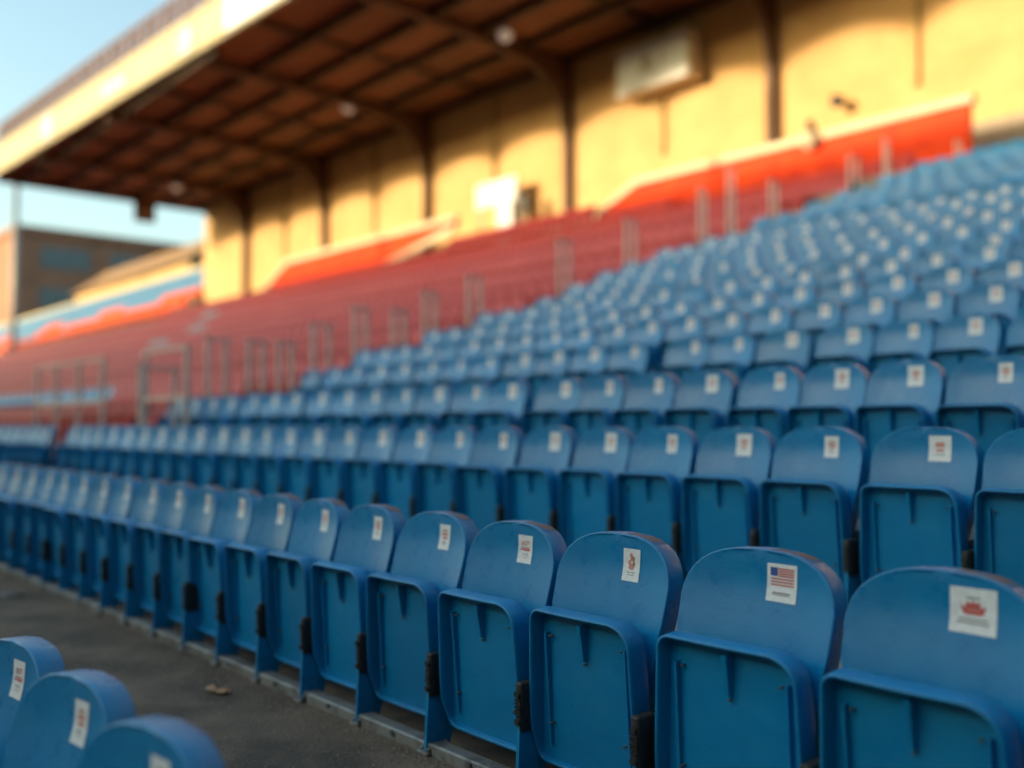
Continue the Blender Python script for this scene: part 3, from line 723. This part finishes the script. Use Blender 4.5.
# ------------------------------------------------------------ red seats
cand = []
for k in range(2, len(ROWS)):
    y = ROWS[k][0]; x = AISLE - 2.0 if k > 2 else -14.3
    n = 0
    if k == 3: x = -14.6
    lim = -20.3 if k == 3 else -200
    while x > lim:
        n += 1; px, py = seen(x, y, FL[k][1] + .85)
        if px > -220: cand.append((math.hypot(x, y), k, n, x, px))
        x -= .5
    if k == 3:
        x = -31.9
        while x > -200:
            n += 1; px, py = seen(x, y, FL[k][1] + .85)
            if px > -220: cand.append((math.hypot(x, y), k, n, x, px))
            x -= .5
for k, (y, z) in enumerate(LFL):
    x = -74.2
    while x > -200:
        px, py = seen(x, y, z + .85)
        if px > -220: cand.append((9999, 100 + k, 0, x, px))
        x -= .5
for k, (y, z) in enumerate(RTOP):
    x = -24.0 if k else -13.9
    while x > -73:
        cand.append((9998, 200 + k, 0, x, 0)); x -= .5
# grey-blue seats standing in a loose diagonal among the red ones
greys = {12: -39.0, 14: -43.5, 16: -50}
cand.sort(); redfar = MB(); bluetop = MB(); ni = 0; ng = 0
for dd, k, n, x, px in cand:
    if k >= 200:
        low_seat(redfar, x, RTOP[k - 200][0], RTOP[k - 200][1] - SH + H + (.45 if k == 201 and -38 < x < -27.8 else 0), rr); continue
    if k >= 100:
        y, z = LFL[k - 100]
        blue_here = (k - 100) >= 3 or ((k - 100) == 2 and x < -82 and math.sin(x * .35) > -.4) or ((k - 100) == 1 and x < -104 and math.sin(x * .3) > -.2)
        low_seat(bluetop if blue_here else redfar, x, y, z, rr, 0 if blue_here else 2); continue
    y, fl = FL[k]
    if k in greys and -1.6 < x - greys[k] <= 0:
        low_seat(redfar, x, y, fl - (.24 if k < 15 else 0) + .04, rr, 1); ng += 1; continue
    if False:
        t = thing('folding_seat', f'red folding seat, {nth(n)} from the aisle in the {nth(k + 1)} row up', 'red seat', (x, y, fl), 'red folding seats beyond the aisle')
        link('backrest', RB, t); link('seat_pan', RP, t); ni += 1
    else: low_seat(redfar, x, y, fl - (.24 if 3 < k < 15 else 0) - (.03 if k % 2 else 0), rr, 3 if k % 2 == 0 else 4)
tag(redfar.obj('far_red_seats', matl('red_far', 'grey_seat', 'red_sunlit', 'red_shade', 'red_sheen'), None, False), 'mass of red seats, a few grey-blue, filling the stand below the cream wall', 'seats', kind='stuff')
tag(bluetop.obj('far_blue_tier', matl('blue_tier'), None, False), 'mass of far blue seats in the left tier under the pale coping', 'seats', kind='stuff')
print('red', ni, 'grey', ng, 'mass faces', len(redfar.f), len(bluefar.f), len(bluetop.f))

# ------------------------------------------------------------ aisle steps and railings
def floor_at(y):
    z = FL[0][1]
    for i, (yy, zz_) in enumerate(FL):
        if y > (FL[i - 1][0] + .2 if i else 0): z = zz_
    return z
t = thing('aisle_steps', 'pale concrete steps climbing between the blue and the red seats', 'steps', (AISLE - 1, 0, 0))
g = MB()
for i in range(2, len(FL)):
    y0 = FL[i - 1][0] + .2; h = (FL[i][1] - FL[i - 1][1]) / 2
    g.box(-.55, .55, y0 - .38, y0 - .002, FL[i - 1][1] + .002, FL[i - 1][1] + h)
g.obj('steps', matl('concrete'), t)
hoops = [(4.6, 5.05), (5.5, 5.75), (6.1, 6.3), (6.55, 6.75), (7.1, 7.35), (7.8, 8.0), (8.5, 8.7), (9.1, 9.3), (10.0, 10.25), (12.1, 12.35), (13.9, 14.15), (16.2, 16.4), (17.2, 17.4), (18.8, 19.05), (22.3, 22.7), (24.1, 24.3), (28.4, 28.7)]
for i, (a, b) in enumerate(hoops):
    hgt = 1.25 if i < 9 else 1.5
    t = thing('handrail', f'tan metal handrail hoop on the aisle steps, {nth(i + 1)} one going up', 'handrail', (AISLE - .45, a, 0), 'handrail hoops on the aisle')
    za = floor_at(a); zb_ = floor_at(b); top = max(za, zb_) + hgt; L_ = b - a
    for yy, z_ in ((0, za), (L_, zb_)):
        g = MB(); g.box(-.023, .023, yy - .023, yy + .023, z_ + .012, top); g.box(-.1, .1, yy - .1, yy + .1, z_, z_ + .012); g.obj('post', matl('rail'), t)
    g = MB(); g.box(-.025, .025, -.06, L_ + .06, top + .002, top + .04); g.obj('top_rail', matl('rail'), t)
    if L_ > .4:
        g = MB(); g.box(-.015, .015, .05, L_ - .05, top - .55, top - .52); g.obj('middle_rail', matl('rail'), t)
    if i in (6, 14, 16):
        g = MB(); g.box(-.02, .02, .06, max(.3, L_ - .06), top - 1.2, top - .6); o = g.obj('infill_panel', matl('bluesteel'), t)
# barrier across the gap left of the aisle
for i, (x0, x1, yb) in enumerate([(-18.3, -14.9, 4.95), (-13.3, -11.9, 4.98)]):
    t = thing('barrier', ['long tan barrier railing beyond the gap at the far left', 'short tan barrier railing at the foot of the aisle'][i], 'railing', (x0, yb, floor_at(yb)), 'barriers at the foot of the aisle')
    L_ = x1 - x0; n = 4 if i == 0 else 2
    for q in range(n):
        g = MB(); xx = L_ * q / (n - 1); g.box(xx - .028, xx + .028, -.028, .028, 0, 1.5); g.obj('post', matl('rail'), t)
    g = MB(); g.box(-.06, L_ + .06, -.03, .03, 1.502, 1.54); g.obj('top_rail', matl('rail'), t)
    g = MB(); g.box(.05, L_ - .05, -.025, .025, .85, .9); g.obj('middle_rail', matl('rail'), t)

# ------------------------------------------------------------ litter on the walkway
def crumple(name, label, cat, x, y, s, m, seed):
    bm = bmesh.new(); bmesh.ops.create_grid(bm, x_segments=9, y_segments=6, size=1)
    for v in bm.verts:
        n_ = noise.noise_vector(Vector((v.co.x * 1.7 + seed, v.co.y * 1.7, seed)))
        v.co = Vector((v.co.x * s * 1.5 + n_.x * s * .5, v.co.y * s * .6 + n_.y * s * .4, abs(n_.z) * s * .75 + .008))
    me = bpy.data.meshes.new(name); bm.to_mesh(me); bm.free(); me.materials.append(M[m])
    for p in me.polygons: p.use_smooth = True
    o = link(name, me, None, (x, y, FL[0][1])); o.rotation_euler.z = seed
    tag(o, label, cat)
crumple('litter_wrapper', 'crumpled tan wrapper lying on the dark walkway by the front row', 'litter', -4.42, 2.02, .045, 'litter', .4)
crumple('litter_paper', 'flattened bluish paper scrap on the walkway at the far left', 'litter', -7.9, 2.0, .05, 'paper', 1.3)
# grit collected along the foot of the rail
g = MB(); rg = random.Random(5)
for _ in range(5200):
    x = -rg.uniform(.8, 12); y = 2.26 - abs(rg.gauss(0, .10)) if rg.random() < .6 else rg.uniform(1.3, 2.2); s = rg.uniform(.002, .007) * (1.4 if rg.random() < .1 else 1)
    z = FL[0][1] + .004; a = rg.uniform(0, 3)
    p = [(x + s * math.cos(a + q * 2.1), y + s * math.sin(a + q * 2.1), z) for q in range(3)]; top = (x, y, z + s * .9)
    for q in range(3): g.poly([p[q], p[(q + 1) % 3], top])
tag(g.obj('grit', matl('concrete'), None, False), 'loose grit gathered on the dark walkway along the front row', 'grit', kind='stuff')
